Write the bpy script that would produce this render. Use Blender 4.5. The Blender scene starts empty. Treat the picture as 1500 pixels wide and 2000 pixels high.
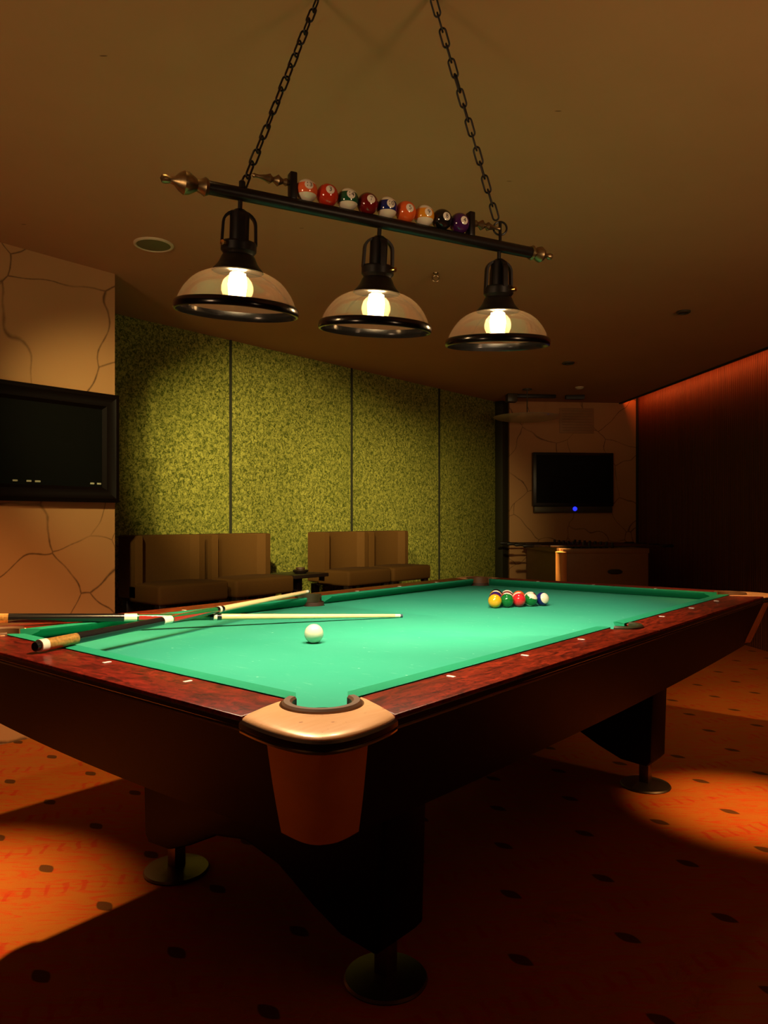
import bpy, bmesh, math, random
from math import sin, cos, pi, radians
from mathutils import Vector, Matrix
random.seed(7)
scene = bpy.context.scene
col = scene.collection
H = 1.134                      # eye height
FPX, CX, CY = 1444.0, 750.0, 1015.0
TH = 0.697
DV = Vector((sin(TH), cos(TH), 0)); SV = Vector((-cos(TH), sin(TH), 0))
ROT = pi/2 - TH                # turn of the table / green wall frame
CEIL = 2.53

def G(t, d, z=0.0): return DV*t + SV*d + Vector((0, 0, z))

# ------------------------------------------------------------------ objects
def setp(o, label=None, cat=None, group=None, kind=None):
    if label: o['label'] = label
    if cat: o['category'] = cat
    if group: o['group'] = group
    if kind: o['kind'] = kind
    return o

def empty(name, loc, rz=0, label=None, cat=None, group=None):
    o = bpy.data.objects.new(name, None); col.objects.link(o)
    o.empty_display_size = .05
    o.location = loc; o.rotation_euler = (0, 0, rz)
    return setp(o, label, cat, group)

class MB:
    """collects polygons, builds ONE mesh object"""
    def __init__(s): s.v = []; s.f = []; s.m = []
    def add(s, vs, fs, mi=0, M=None):
        o = len(s.v)
        for p in vs:
            p = Vector(p)
            s.v.append(M @ p if M is not None else p)
        for f in fs: s.f.append([i+o for i in f]); s.m.append(mi)
        return s
    def bm(s, b, mi=0, M=None):
        b.verts.ensure_lookup_table(); b.verts.index_update()
        s.add([v.co.copy() for v in b.verts], [[v.index for v in f.verts] for f in b.faces], mi, M); b.free(); return s
    def box(s, lo, hi, bev=0, seg=2, mi=0, M=None):
        b = bmesh.new(); bmesh.ops.create_cube(b, size=1)
        for v in b.verts:
            v.co = Vector([lo[i] if v.co[i] < 0 else hi[i] for i in range(3)])
        if bev: bmesh.ops.bevel(b, geom=list(b.edges), offset=bev, segments=seg, profile=.5, affect='EDGES')
        return s.bm(b, mi, M)
    def prism(s, pts, z0, z1, bev=0, seg=2, mi=0, M=None):
        """polygon pts (x,y) extruded z0..z1"""
        b = bmesh.new()
        lo = [b.verts.new((x, y, z0)) for x, y in pts]; hi = [b.verts.new((x, y, z1)) for x, y in pts]
        n = len(pts); b.faces.new(lo[::-1]); b.faces.new(hi)
        for i in range(n): b.faces.new((lo[i], lo[(i+1) % n], hi[(i+1) % n], hi[i]))
        bmesh.ops.recalc_face_normals(b, faces=b.faces)
        if bev:
            e = [e for e in b.edges if abs(e.verts[0].co.z-e.verts[1].co.z) < 1e-6]
            bmesh.ops.bevel(b, geom=e, offset=bev, segments=seg, profile=.5, affect='EDGES')
        return s.bm(b, mi, M)
    def lathe(s, prof, n=32, mi=0, M=None, cap=True):
        """prof: list of (r,z)"""
        vs = []; fs = []
        for r, z in prof:
            for i in range(n):
                a = 2*pi*i/n; vs.append((r*cos(a), r*sin(a), z))
        for k in range(len(prof)-1):
            for i in range(n):
                j = (i+1) % n; fs.append((k*n+i, k*n+j, (k+1)*n+j, (k+1)*n+i))
        if cap:
            if prof[0][0] > 1e-5: fs.append(tuple(range(n))[::-1])
            if prof[-1][0] > 1e-5: fs.append(tuple((len(prof)-1)*n+i for i in range(n)))
        return s.add(vs, fs, mi, M)
    def tube(s, pts, r, n=10, closed=False, mi=0, M=None):
        pts = [Vector(p) for p in pts]; N = len(pts); vs = []; fs = []
        up = None
        for i, p in enumerate(pts):
            a = pts[(i-1) % N] if (closed or i > 0) else p
            c = pts[(i+1) % N] if (closed or i < N-1) else p
            t = (c-a).normalized()
            if up is None:
                up = Vector((0, 0, 1)) if abs(t.z) < .9 else Vector((1, 0, 0))
            u = (up - t*up.dot(t)).normalized(); w = t.cross(u); up = u
            rr = r[i] if isinstance(r, (list, tuple)) else r
            for k in range(n):
                q = 2*pi*k/n; vs.append(p + u*cos(q)*rr + w*sin(q)*rr)
        for i in range(N if closed else N-1):
            for k in range(n):
                a, b2 = i*n, ((i+1) % N)*n; kk = (k+1) % n
                fs.append((a+k, a+kk, b2+kk, b2+k))
        if not closed:
            fs.append(tuple(range(n))[::-1]); fs.append(tuple((N-1)*n+k for k in range(n)))
        return s.add(vs, fs, mi, M)
    def loft(s, rings, mi=0, M=None, closed=True, cap=True):
        n = len(rings[0]); vs = [p for r in rings for p in r]; fs = []
        for k in range(len(rings)-1):
            for i in range(n if closed else n-1):
                j = (i+1) % n; fs.append((k*n+i, k*n+j, (k+1)*n+j, (k+1)*n+i))
        if cap:
            fs.append(tuple(range(n))[::-1]); fs.append(tuple((len(rings)-1)*n+i for i in range(n)))
        return s.add(vs, fs, mi, M)
    def sphere(s, c, r, u=40, v=24, mi=0):
        c = Vector(c); vs = [c+Vector((0, 0, r))]; fs = []
        for j in range(1, v):
            t = pi*j/v
            for i in range(u):
                a = 2*pi*i/u; vs.append(c+Vector((r*sin(t)*cos(a), r*sin(t)*sin(a), r*cos(t))))
        vs.append(c-Vector((0, 0, r)))
        for i in range(u): fs.append((0, 1+i, 1+(i+1) % u))
        for j in range(v-2):
            for i in range(u):
                a = 1+j*u; b = a+u; k = (i+1) % u; fs.append((a+i, b+i, b+k, a+k))
        L = len(vs)-1; a = 1+(v-2)*u
        for i in range(u): fs.append((a+i, L, a+(i+1) % u))
        return s.add(vs, fs, mi)
    def build(s, name, mats, parent=None, ang=35, smooth=True):
        me = bpy.data.meshes.new(name)
        me.from_pydata([tuple(p) for p in s.v], [], s.f)
        for i, m in enumerate(s.m): me.polygons[i].material_index = m
        b = bmesh.new(); b.from_mesh(me); bmesh.ops.recalc_face_normals(b, faces=b.faces); b.to_mesh(me); b.free()
        if smooth:
            for p in me.polygons: p.use_smooth = True
            me.set_sharp_from_angle(angle=radians(ang))
        for m in (mats if isinstance(mats, (list, tuple)) else [mats]): me.materials.append(m)
        o = bpy.data.objects.new(name, me); col.objects.link(o)
        if parent is not None: o.parent = parent
        return o

def copy_tree(o, parent=None):
    c = o.copy(); col.objects.link(c)
    if parent is not None: c.parent = parent
    for ch in list(o.children): copy_tree(ch, c)
    return c

# ------------------------------------------------------------------ materials
class N:
    def __init__(s, name):
        s.m = bpy.data.materials.new(name); s.m.use_nodes = True
        s.t = s.m.node_tree; s.t.nodes.clear()
        s.out = s.t.nodes.new('ShaderNodeOutputMaterial')
    def n(s, typ, **kw):
        x = s.t.nodes.new('ShaderNode'+typ)
        for k, v in kw.items():
            if k.startswith('_'): setattr(x, k[1:], v)
        return x
    def l(s, a, b): s.t.links.new(a, b)
    def val(s, sock, v):
        if isinstance(v, bpy.types.NodeSocket): s.l(v, sock)
        else: sock.default_value = v
    def math(s, op, a, b=0.0, c=0.0):
        x = s.n('Math', _operation=op); s.val(x.inputs[0], a); s.val(x.inputs[1], b); s.val(x.inputs[2], c); return x.outputs[0]
    def mix(s, f, a, b):
        x = s.n('Mix', _data_type='RGBA'); s.val(x.inputs[0], f); s.val(x.inputs[6], a); s.val(x.inputs[7], b); return x.outputs[2]
    def obj(s): return s.n('TexCoord').outputs['Object']
    def map(s, vec, scale=(1, 1, 1), rot=(0, 0, 0)):
        x = s.n('Mapping'); s.l(vec, x.inputs[0]); x.inputs['Scale'].default_value = scale; x.inputs['Rotation'].default_value = rot; return x.outputs[0]
    def noise(s, vec, scale, detail=3, rough=.5, dist=0):
        x = s.n('TexNoise'); s.l(vec, x.inputs['Vector']); x.inputs['Scale'].default_value = scale
        x.inputs['Detail'].default_value = detail; x.inputs['Roughness'].default_value = rough; x.inputs['Distortion'].default_value = dist
        return x.outputs[0]
    def ramp(s, f, stops, interp='LINEAR'):
        x = s.n('ValToRGB'); s.l(f, x.inputs[0]); cr = x.color_ramp; cr.interpolation = interp
        while len(cr.elements) < len(stops): cr.elements.new(.5)
        for e, (p, c) in zip(cr.elements, stops):
            e.position = p; e.color = (c, c, c, 1) if isinstance(c, (int, float)) else (*c, 1)
        return x.outputs[0]
    def bump(s, h, strength, dist=.01):
        x = s.n('Bump'); s.l(h, x.inputs['Height']); x.inputs['Strength'].default_value = strength; x.inputs['Distance'].default_value = dist; return x.outputs[0]
    def pbr(s, color, rough=.5, metal=0, coat=0, bump=None, spec=.5, emit=None, es=0, coatr=.1):
        b = s.n('BsdfPrincipled')
        if isinstance(color, tuple): color = (*color, 1)
        s.val(b.inputs['Base Color'], color); s.val(b.inputs['Roughness'], rough); s.val(b.inputs['Metallic'], metal)
        s.val(b.inputs['Coat Weight'], coat); b.inputs['Coat Roughness'].default_value = coatr
        b.inputs['Specular IOR Level'].default_value = spec
        if bump is not None: s.l(bump, b.inputs['Normal'])
        if emit: b.inputs['Emission Color'].default_value = (*emit, 1); b.inputs['Emission Strength'].default_value = es
        s.l(b.outputs[0], s.out.inputs[0]); return s.m

def plain(name, c, rough=.5, metal=0, coat=0, nscale=30, namt=.12, bs=0, spec=.5):
    """colour with a faint procedural mottling"""
    k = N(name); v = k.obj(); f = k.noise(v, nscale, 3)
    cc = k.mix(f, (*[x*(1-namt) for x in c], 1), (*[min(1, x*(1+namt)) for x in c], 1))
    return k.pbr(cc, rough, metal, coat, k.bump(f, bs, .002) if bs else None, spec)

MAT = {}
def cloth(name, c1, c2, dust):
    k = N(name); v = k.obj()
    f1 = k.noise(v, 3.0, 4); f2 = k.noise(k.map(v, (60, 14, 60), (0, 0, .6)), 1.0, 5, .7); f3 = k.noise(v, 420, 2)
    c = k.mix(f1, (*c1, 1), (*c2, 1))
    c = k.mix(k.math('MULTIPLY', k.ramp(f2, [(.60, 0), (.80, 1)]), 0.30*dust), c, (.30, .62, .45, 1))
    vo = k.n('TexVoronoi'); k.l(v, vo.inputs['Vector']); vo.inputs['Scale'].default_value = 26
    sp = k.ramp(vo.outputs['Distance'], [(.05, 1), (.11, 0)])
    sp = k.math('MULTIPLY', sp, k.ramp(f2, [(.5, 0), (.65, .6*dust)]))
    c = k.mix(sp, c, (.5, .8, .62, 1))
    return k.pbr(c, .9, bump=k.bump(f3, .25, .001), spec=.15)
MAT['cloth'] = cloth('green_baize', (.020, .300, .190), (.050, .350, .240), 1)
MAT['shaded_cushion_cloth'] = cloth('shaded_cushion_baize', (.010, .250, .130), (.018, .290, .155), .2)  # darker copy of the baize: shade on the cushion tops put into the colour

def burl(name, c1, c2, rough=.22, scale=(6, 28, 28)):
    k = N(name); v = k.obj()
    f = k.noise(k.map(v, scale), 1.0, 6, .62, 1.2); g = k.noise(v, 70, 4, .7, .6)
    c = k.mix(k.ramp(f, [(.32, 0), (.66, 1)]), (*c1, 1), (*c2, 1))
    c = k.mix(k.ramp(g, [(.36, .75), (.48, 0)]), c, (.018, .004, .002, 1))
    return k.pbr(c, rough+.12, spec=.22)
MAT['rail_x'] = burl('red_burl_along', (.032, .004, .002), (.29, .025, .008), scale=(14, 46, 46))
MAT['rail_y'] = burl('red_burl_across', (.032, .003, .002), (.27, .017, .008), scale=(40, 16, 40))
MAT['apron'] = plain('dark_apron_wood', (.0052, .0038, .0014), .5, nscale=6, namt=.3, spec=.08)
MAT['rail_edge'] = plain('black_gloss_edge', (.012, .007, .005), .18, coat=.5)
MAT['bronze_cover'] = plain('bronze_brown_cover', (.52, .25, .075), .5, .1, nscale=12, namt=.2)
def casting():
    k = N('copper_casting'); v = k.obj()
    f = k.noise(k.map(v, (14, 90, 90), (0, 0, .7)), 1.0, 5, .6); g = k.noise(v, 45, 3, .6)
    c = k.mix(f, (.74, .33, .12, 1), (.88, .50, .26, 1))
    c = k.mix(k.ramp(g, [(.66, 0), (.70, .8)]), c, (.42, .10, .03, 1))
    return k.pbr(c, .36, .15, coat=.2)
MAT['casting'] = casting()
MAT['rubber'] = plain('brown_pocket_rubber', (.12, .050, .018), .5)
MAT['rubber_dark'] = plain('olive_pocket_rubber', (.035, .033, .012), .45)
MAT['pocket'] = plain('dark_pocket_leather', (.05, .018, .008), .6)
MAT['pearl'] = plain('pearl_sight', (.8, .76, .68), .25)
MAT['chrome'] = plain('foot_steel', (.15, .12, .09), .4, 1.0)
MAT['black_metal'] = plain('black_metal', (.014, .012, .011), .38, .6, nscale=80, namt=.3, bs=.05)
MAT['rim'] = plain('black_gloss_rim', (.012, .010, .009), .22, .8, coat=.3)
MAT['antique'] = plain('antique_bronze', (.22, .155, .075), .35, .9, nscale=60, namt=.5)
MAT['brass'] = plain('brass', (.75, .48, .16), .25, 1)
MAT['chair'] = plain('brown_upholstery', (.075, .030, .004), .85, nscale=300, namt=.35, bs=.2, spec=.2)
MAT['dark_wood'] = plain('espresso_wood', (.012, .006, .004), .4)
MAT['frame'] = plain('black_walnut_frame', (.004, .0016, .001), .55, spec=.1)
MAT['screen'] = plain('black_screen', (.003, .003, .002), .5, spec=.12)
MAT['tvcase'] = plain('black_tv_case', (.006, .006, .006), .35)
MAT['tvbar'] = plain('dull_silver_bar', (.055, .045, .024), .4, .2)
MAT['pale'] = plain('pale_chip', (.42, .40, .28), .5)
MAT['white_paint'] = plain('white_fitting', (.55, .42, .26), .5)
MAT['olive_fit'] = plain('olive_grille', (.12, .10, .035), .6, nscale=500, namt=.5)
MAT['foos_body'] = plain('tan_laminate', (.24, .12, .04), .45)
MAT['foos_dark'] = plain('foos_black', (.01, .008, .007), .5)
MAT['copper'] = plain('copper_post', (.95, .42, .11), .35, .3)
MAT['pitch'] = plain('foos_pitch', (.03, .14, .05), .6)

def ceiling_paint():
    k = N('ceiling_paint'); v = k.obj()
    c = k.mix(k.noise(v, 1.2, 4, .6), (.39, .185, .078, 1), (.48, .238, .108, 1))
    vo = k.n('TexVoronoi'); k.l(k.map(v, (1, 4.0, 1), (0, 0, .8)), vo.inputs['Vector']); vo.inputs['Scale'].default_value = 1.7
    c = k.mix(k.math('MULTIPLY', k.ramp(vo.outputs['Distance'], [(.018, 1), (.024, 0)]), .8), c, (.07, .03, .01, 1))
    return k.pbr(c, .9, spec=.1)
MAT['ceil'] = ceiling_paint()
MAT['dark_trim'] = plain('dark_trim', (.020, .018, .006), .6)
MAT['seam'] = plain('panel_seam', (.012, .012, .004), .8)
MAT['dais'] = plain('dark_platform', (.05, .02, .008), .8)
MAT['maple'] = plain('maple_shaft', (.80, .55, .28), .28, coat=.3, nscale=15)
MAT['cue_black'] = plain('cue_black', (.008, .007, .007), .2, coat=.6)
MAT['cue_green'] = plain('cue_green', (.012, .11, .035), .2, coat=.5)
MAT['cue_red'] = plain('cue_red', (.36, .018, .014), .2, coat=.5)
MAT['cue_white'] = plain('cue_ivory', (.85, .78, .62), .25, coat=.4)
MAT['cue_gold'] = plain('cue_gold', (.45, .22, .05), .3, .3, nscale=160, namt=.8)
MAT['tip'] = plain('leather_tip', (.05, .09, .12), .8)

def carpet():
    k = N('patterned_carpet'); v = k.obj()
    sep = k.n('SeparateXYZ'); k.l(v, sep.inputs[0]); x, y = sep.outputs[0], sep.outputs[1]
    v1 = (.309, .1005); v2 = (.0318, .3335); p0 = (.352, 1.905)
    det = v1[0]*v2[1]-v1[1]*v2[0]
    dx = k.math('SUBTRACT', x, p0[0]); dy = k.math('SUBTRACT', y, p0[1])
    lin = lambda a, b: k.math('ADD', k.math('MULTIPLY', dx, a), k.math('MULTIPLY', dy, b))
    u = lin(v2[1]/det, -v2[0]/det); w = lin(-v1[1]/det, v1[0]/det)
    fr = lambda q: k.math('SUBTRACT', k.math('FRACT', k.math('ADD', q, .5)), .5)
    fu, fw = fr(u), fr(w)
    ex = k.math('ADD', k.math('MULTIPLY', fu, v1[0]), k.math('MULTIPLY', fw, v2[0]))
    ey = k.math('ADD', k.math('MULTIPLY', fu, v1[1]), k.math('MULTIPLY', fw, v2[1]))
    la = k.math('ADD', k.math('MULTIPLY', ex, .75), k.math('MULTIPLY', ey, -.66))
    wa = k.math('ADD', k.math('MULTIPLY', ex, .66), k.math('MULTIPLY', ey, .75))
    q = k.math('ADD', k.math('POWER', k.math('DIVIDE', k.math('ABSOLUTE', wa), .023), 1.3), k.math('POWER', k.math('DIVIDE', k.math('ABSOLUTE', la), .041), 1.6))
    dot = k.ramp(q, [(.75, 1), (1.0, 0)])
    # base weave with wavy streaks
    n1 = k.noise(v, 2.2, 3); n2 = k.noise(v, 260, 2, .6); n3 = k.noise(k.map(v, (6, 30, 1), (0, 0, .35)), 1.0, 4, .6, 2.5)
    c = k.mix(n1, (.36, .105, .012, 1), (.50, .155, .018, 1))
    c = k.mix(k.math('MULTIPLY', k.ramp(n3, [(.48, 0), (.62, 1)]), .8), c, (.52, .052, .008, 1))
    # rows of short red strokes half way between the dot rows
    hw = k.math('ABSOLUTE', k.math('SUBTRACT', k.math('ABSOLUTE', fw), .5))
    wob = k.noise(v, 14, 3)
    ph = k.math('ADD', k.math('ADD', k.math('MULTIPLY', u, 6.0), k.math('MULTIPLY', w, 2.2)), k.math('MULTIPLY', wob, .9))
    st = k.math('ABSOLUTE', k.math('SUBTRACT', k.math('FRACT', ph), .5))
    band = k.math('MULTIPLY', k.math('MULTIPLY', k.math('LESS_THAN', hw, .11), k.ramp(st, [(.10, 1), (.20, 0)])), k.ramp(k.noise(v, 5, 2), [(.42, 0), (.52, 1)]))
    c = k.mix(k.math('MULTIPLY', band, .6), c, (.46, .018, .008, 1))
    c = k.mix(k.math('MULTIPLY', dot, .92), c, (.055, .028, .010, 1))
    c = k.mix(k.math('MULTIPLY', n2, .35), c, (.16, .04, .006, 1))
    return k.pbr(c, .95, bump=k.bump(n2, .5, .004), spec=.1)
MAT['carpet'] = carpet()

def stone():
    k = N('veined_stone'); v = k.obj()
    ns = k.n('TexNoise'); k.l(v, ns.inputs['Vector']); ns.inputs['Scale'].default_value = 2.2; ns.inputs['Detail'].default_value = 1.5
    mv = k.n('VectorMath', _operation='MULTIPLY_ADD'); k.l(ns.outputs['Color'], mv.inputs[0]); mv.inputs[1].default_value = (.34, .34, .34); k.l(v, mv.inputs[2])
    vo = k.n('TexVoronoi', _feature='DISTANCE_TO_EDGE'); k.l(mv.outputs[0], vo.inputs['Vector']); vo.inputs['Scale'].default_value = 2.0
    fine = k.math('ADD', vo.outputs['Distance'], k.math('MULTIPLY', k.math('SUBTRACT', k.noise(v, 30, 3), .5), .010))
    ln = k.ramp(fine, [(.0, 1), (.012, .0)])
    ln = k.math('MULTIPLY', ln, k.ramp(k.noise(v, 3.3, 2), [(.30, .35), (.55, .95)]))
    c = k.mix(k.noise(v, 1.6, 4), (.42, .195, .075, 1), (.50, .255, .105, 1))
    c = k.mix(ln, c, (.09, .04, .015, 1))
    return k.pbr(c, .55, spec=.2)
MAT['stone'] = stone()

def moss():
    k = N('green_tuft_wall'); v = k.obj()
    a = k.noise(k.map(v, (1, 1, 1), (.4, .3, .2)), 42, 5, .72, .8); b = k.noise(v, 95, 3, .6); g = k.noise(v, 1.5, 3)
    f = k.math('ADD', k.math('MULTIPLY', a, .72), k.math('MULTIPLY', b, .28))
    c = k.mix(k.ramp(f, [(.425, 0), (.585, 1)]), (.052, .062, .007, 1), (.44, .40, .080, 1))
    c = k.mix(k.math('MULTIPLY', g, .35), c, (.10, .13, .010, 1))
    return k.pbr(c, .9, bump=k.bump(f, .9, .02), spec=.15)
MAT['moss'] = moss()

def slats():
    k = N('fluted_dark_wood'); v = k.obj()
    sep = k.n('SeparateXYZ'); k.l(v, sep.inputs[0])
    n = k.noise(k.map(v, (40, 40, .6)), 1.0, 4, .7)
    w = k.math('ABSOLUTE', k.math('SINE', k.math('MULTIPLY', sep.outputs[1], 95.0)))
    c = k.mix(n, (.018, .005, .002, 1), (.20, .060, .022, 1))
    c = k.mix(k.ramp(w, [(.0, 1), (.25, 0)]), c, (.012, .004, .002, 1))
    return k.pbr(c, .5, bump=k.bump(w, .5, .01), spec=.25)
MAT['slats'] = slats()

def glass_mat(name, tint, haze, hazecol, gl=.10):
    k = N(name)
    tr = k.n('BsdfTransparent'); tr.inputs[0].default_value = (*tint, 1)
    di = k.n('BsdfDiffuse'); di.inputs[0].default_value = (*hazecol, 1)
    tl = k.n('BsdfTranslucent'); tl.inputs[0].default_value = (*hazecol, 1)
    go = k.n('BsdfGlossy'); go.inputs[0].default_value = (1, .95, .88, 1); go.inputs['Roughness'].default_value = .04
    m1 = k.n('MixShader'); m1.inputs[0].default_value = .5; k.l(di.outputs[0], m1.inputs[1]); k.l(tl.outputs[0], m1.inputs[2])
    m2 = k.n('MixShader'); m2.inputs[0].default_value = haze; k.l(tr.outputs[0], m2.inputs[1]); k.l(m1.outputs[0], m2.inputs[2])
    lw = k.n('LayerWeight'); lw.inputs[0].default_value = .25
    f = k.math('ADD', k.math('MULTIPLY', lw.outputs['Facing'], .35), gl*.4)
    m3 = k.n('MixShader'); k.l(f, m3.inputs[0]); k.l(m2.outputs[0], m3.inputs[1]); k.l(go.outputs[0], m3.inputs[2])
    k.l(m3.outputs[0], k.out.inputs[0]); return k.m
MAT['shade_glass'] = glass_mat('smoky_amber_glass', (.92, .80, .68), .11, (.60, .38, .24))
MAT['bulb_glass'] = glass_mat('bulb_glass', (1, .93, .80), .13, (.9, .7, .4), .05)
MAT['bowl_glass'] = glass_mat('frosted_bowl', (.88, .85, .80), .55, (.80, .70, .55), .02)
def emis(name, c, s):
    k = N(name); e = k.n('Emission'); e.inputs[0].default_value = (*c, 1); e.inputs[1].default_value = s
    k.l(e.outputs[0], k.out.inputs[0]); return k.m
FIL = 95
MAT['filament'] = emis('glowing_filament', (1, .80, .50), FIL)
MAT['led_blue'] = emis('blue_led', (.02, .03, 1), 1.6)

def ball_mat(name, c, stripe=False, spot=None, white=(.80, .74, .58)):
    k = N(name); v = k.obj(); sep = k.n('SeparateXYZ'); k.l(v, sep.inputs[0])
    n = k.noise(v, 60, 2)
    base = k.mix(k.math('MULTIPLY', n, .25), (*c, 1), (*[x*.6 for x in c], 1))
    if stripe:
        z = k.math('ABSOLUTE', sep.outputs[2]); base = k.mix(k.math('GREATER_THAN', z, stripe), base, (*white, 1))
    if spot:
        dd = k.n('VectorMath', _operation='DOT_PRODUCT'); nn = k.n('VectorMath', _operation='NORMALIZE'); k.l(v, nn.inputs[0])
        k.l(nn.outputs[0], dd.inputs[0]); dd.inputs[1].default_value = spot
        base = k.mix(k.math('GREATER_THAN', dd.outputs['Value'], .918), base, (.86, .82, .70, 1))
    return k.pbr(base, .12, coat=.4)
MAT['ink'] = plain('black_ink', (.01, .01, .012), .3)

# ------------------------------------------------------------------ the setting
def struct(mb, name, mat, label=None):
    o = mb.build(name, mat); setp(o, label, None, None, 'structure'); return o

FC = Vector((3.05, 8.87, 0))                      # far right corner of the room
RD = Vector((.0985, -.995, 0)).normalized()       # right wall, running towards the camera
RN = Vector((-.995, -.0985, 0)).normalized()      # right wall normal into the room
FD = Vector((-.995, -.0985, 0)).normalized()      # far wall, running left
m = MB(); m.box((-8, -4.2, -.05), (7, 11.5, 0)); struct(m, 'floor', MAT['carpet'], 'orange brown carpet with dark lens shaped dots')
# ceiling stops short of the right wall and leaves a light slot
SL = .21
e0 = FC + RN*SL - RD*.6; e1 = FC + RN*SL + RD*14
poly = [(-8, -4.2), (e1.x, e1.y), (e0.x, e0.y), (e0.x, 11.5), (-8, 11.5)]
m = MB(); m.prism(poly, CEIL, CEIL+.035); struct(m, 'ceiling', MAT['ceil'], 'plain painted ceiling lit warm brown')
a0 = FC + RN*.6 - RD*.6; a1 = FC - RN*.2 - RD*.6; b0 = FC + RN*.6 + RD*14; b1 = FC - RN*.2 + RD*14
m = MB(); m.prism([(p.x, p.y) for p in (b0, b1, a1, a0)], CEIL+.36, CEIL+.40); struct(m, 'trim_1', MAT['dark_trim'])
# dark lip along the slot edge
q = [e0, e1, e1+RN*.03, e0+RN*.03]
m = MB(); m.prism([(p.x, p.y) for p in q], CEIL-.012, CEIL+.0); struct(m, 'trim_2', MAT['seam'])
# right wall
ry = math.atan2(RD.y, RD.x)
def wallbox(name, mat, p0, dirv, length, thick_dir, thick, z0, z1, label=None):
    """wall in its own frame: x = outward thickness, y = along, z up"""
    o = MB().box((0, 0, z0), (thick, length, z1)).build(name, mat, smooth=False)
    yv = dirv.normalized(); xv = thick_dir.normalized(); zv = Vector((0, 0, 1))
    o.matrix_world = Matrix((xv.to_4d()*1, yv.to_4d(), zv.to_4d(), Vector((0, 0, 0, 1)))).transposed()
    M = Matrix.Identity(4)
    for i in range(3): M[i][0] = xv[i]; M[i][1] = yv[i]; M[i][2] = zv[i]; M[i][3] = p0[i]
    o.matrix_world = M
    setp(o, label, None, None, 'structure'); return o
wallbox('wall_right', MAT['slats'], FC, RD, 13.5, -RN, .12, 0, CEIL+.36, 'dark fluted wood wall under an orange light slot')
wallbox('wall_far', MAT['stone'], FC - FD*.0 + FD*.03, FD, 1.55, Vector((-.0985, .995, 0)), .15, 0, CEIL+.36, 'cream veined stone end wall')
wallbox('trim_3', MAT['seam'], FC - FD*.02, FD, .05, Vector((-.0985, .995, 0)), .05, 0, CEIL+.36)
wallbox('wall_left', MAT['moss'], G(2.0, 4.61), DV, 5.9, SV, .12, 0, CEIL, 'mottled yellow green tufted wall')
wallbox('wall_stone', MAT['stone'], G(-4.5, 3.87), DV, 6.74, SV, .9, 0, CEIL, 'cream veined stone wall')
for i, px in enumerate((449.5, 686, 857)):
    u = (px-CX)/FPX; z = 4.61/(.642-.767*u); t = DV.dot(Vector((u*z, z, 0)))
    m = MB(); m.box((-.009, -.012, 0), (.009, 0, CEIL)); o = struct(m, 'trim_%d' % (4+i), MAT['seam'], 'dark vertical seam of the green wall')
    o.location = G(t, 4.61); o.rotation_euler.z = ROT
# dark pilaster where the green wall meets the far wall
m = MB(); m.box((-.06, -.10, 0), (.10, .0, CEIL), .004); o = struct(m, 'trim_7', MAT['dark_trim'], 'dark pilaster at the end of the green wall'); o.location = G(7.60, 4.60); o.rotation_euler.z = ROT
# viewing platform
m = MB(); m.box((2.24, 3.875, 0), (7.3, 4.605, .30), .008); o = struct(m, 'platform', MAT['dais'], 'low dark platform under the lounge chairs'); o.rotation_euler.z = ROT
for o in [o for o in bpy.data.objects if o.name.startswith('platform')]: o.location = (0, 0, 0)

# ------------------------------------------------------------------ pool table (frame: x = long, y = short, origin under near cushion corner)
T0, D0 = .983, .974
L, Wd = 2.54, 1.27
BED, TOP = .765, .80
pt = empty('pool_table', G(T0+L/2, D0+Wd/2), ROT, 'large pool table with green cloth, red burl rails and copper corner castings', 'pool table')
OFF = Matrix.Translation((-L/2, -Wd/2, 0))
def part(mb, name, mat, parent=None, ang=35):
    for i, v in enumerate(mb.v): mb.v[i] = OFF @ v
    return mb.build(name, mat, parent or pt, ang)
def mir(p, mx, my):
    x, y = p[0], p[1]
    q = (L-x if mx else x, Wd-y if my else y)
    return q + tuple(p[2:])
def mirl(ps, mx, my):
    r = [mir(p, mx, my) for p in ps]
    return r[::-1] if (mx != my) else r
CRN = [(0, 0), (1, 0), (0, 1), (1, 1)]
PC = -.028; PR = .060                              # corner pocket centre / radius
SPC = -.052; SPR = .058                            # side pocket
def arc(c, r, a0, a1, n):
    return [(c[0]+r*cos(radians(a0+(a1-a0)*i/n)), c[1]+r*sin(radians(a0+(a1-a0)*i/n))) for i in range(n+1)]
# bed with the pockets cut away
ol = []
k = -.045
seg = arc((PC, PC), PR, 118, -28, 14)              # near corner, bulging into the bed
cc = lambda mx, my: [mir(p, mx, my) for p in seg]
side = arc((1.27, SPC), SPR, 172, 8, 12)
lo = cc(0, 0) + [(p[0], p[1]) for p in side] + cc(1, 0)[::-1] + cc(1, 1) + [mir(p, 1, 1) for p in side] + cc(0, 1)[::-1]
m = MB(); m.prism(lo, BED-.03, BED, .004, 2); part(m, 'bed_cloth', MAT['cloth'])
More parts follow.
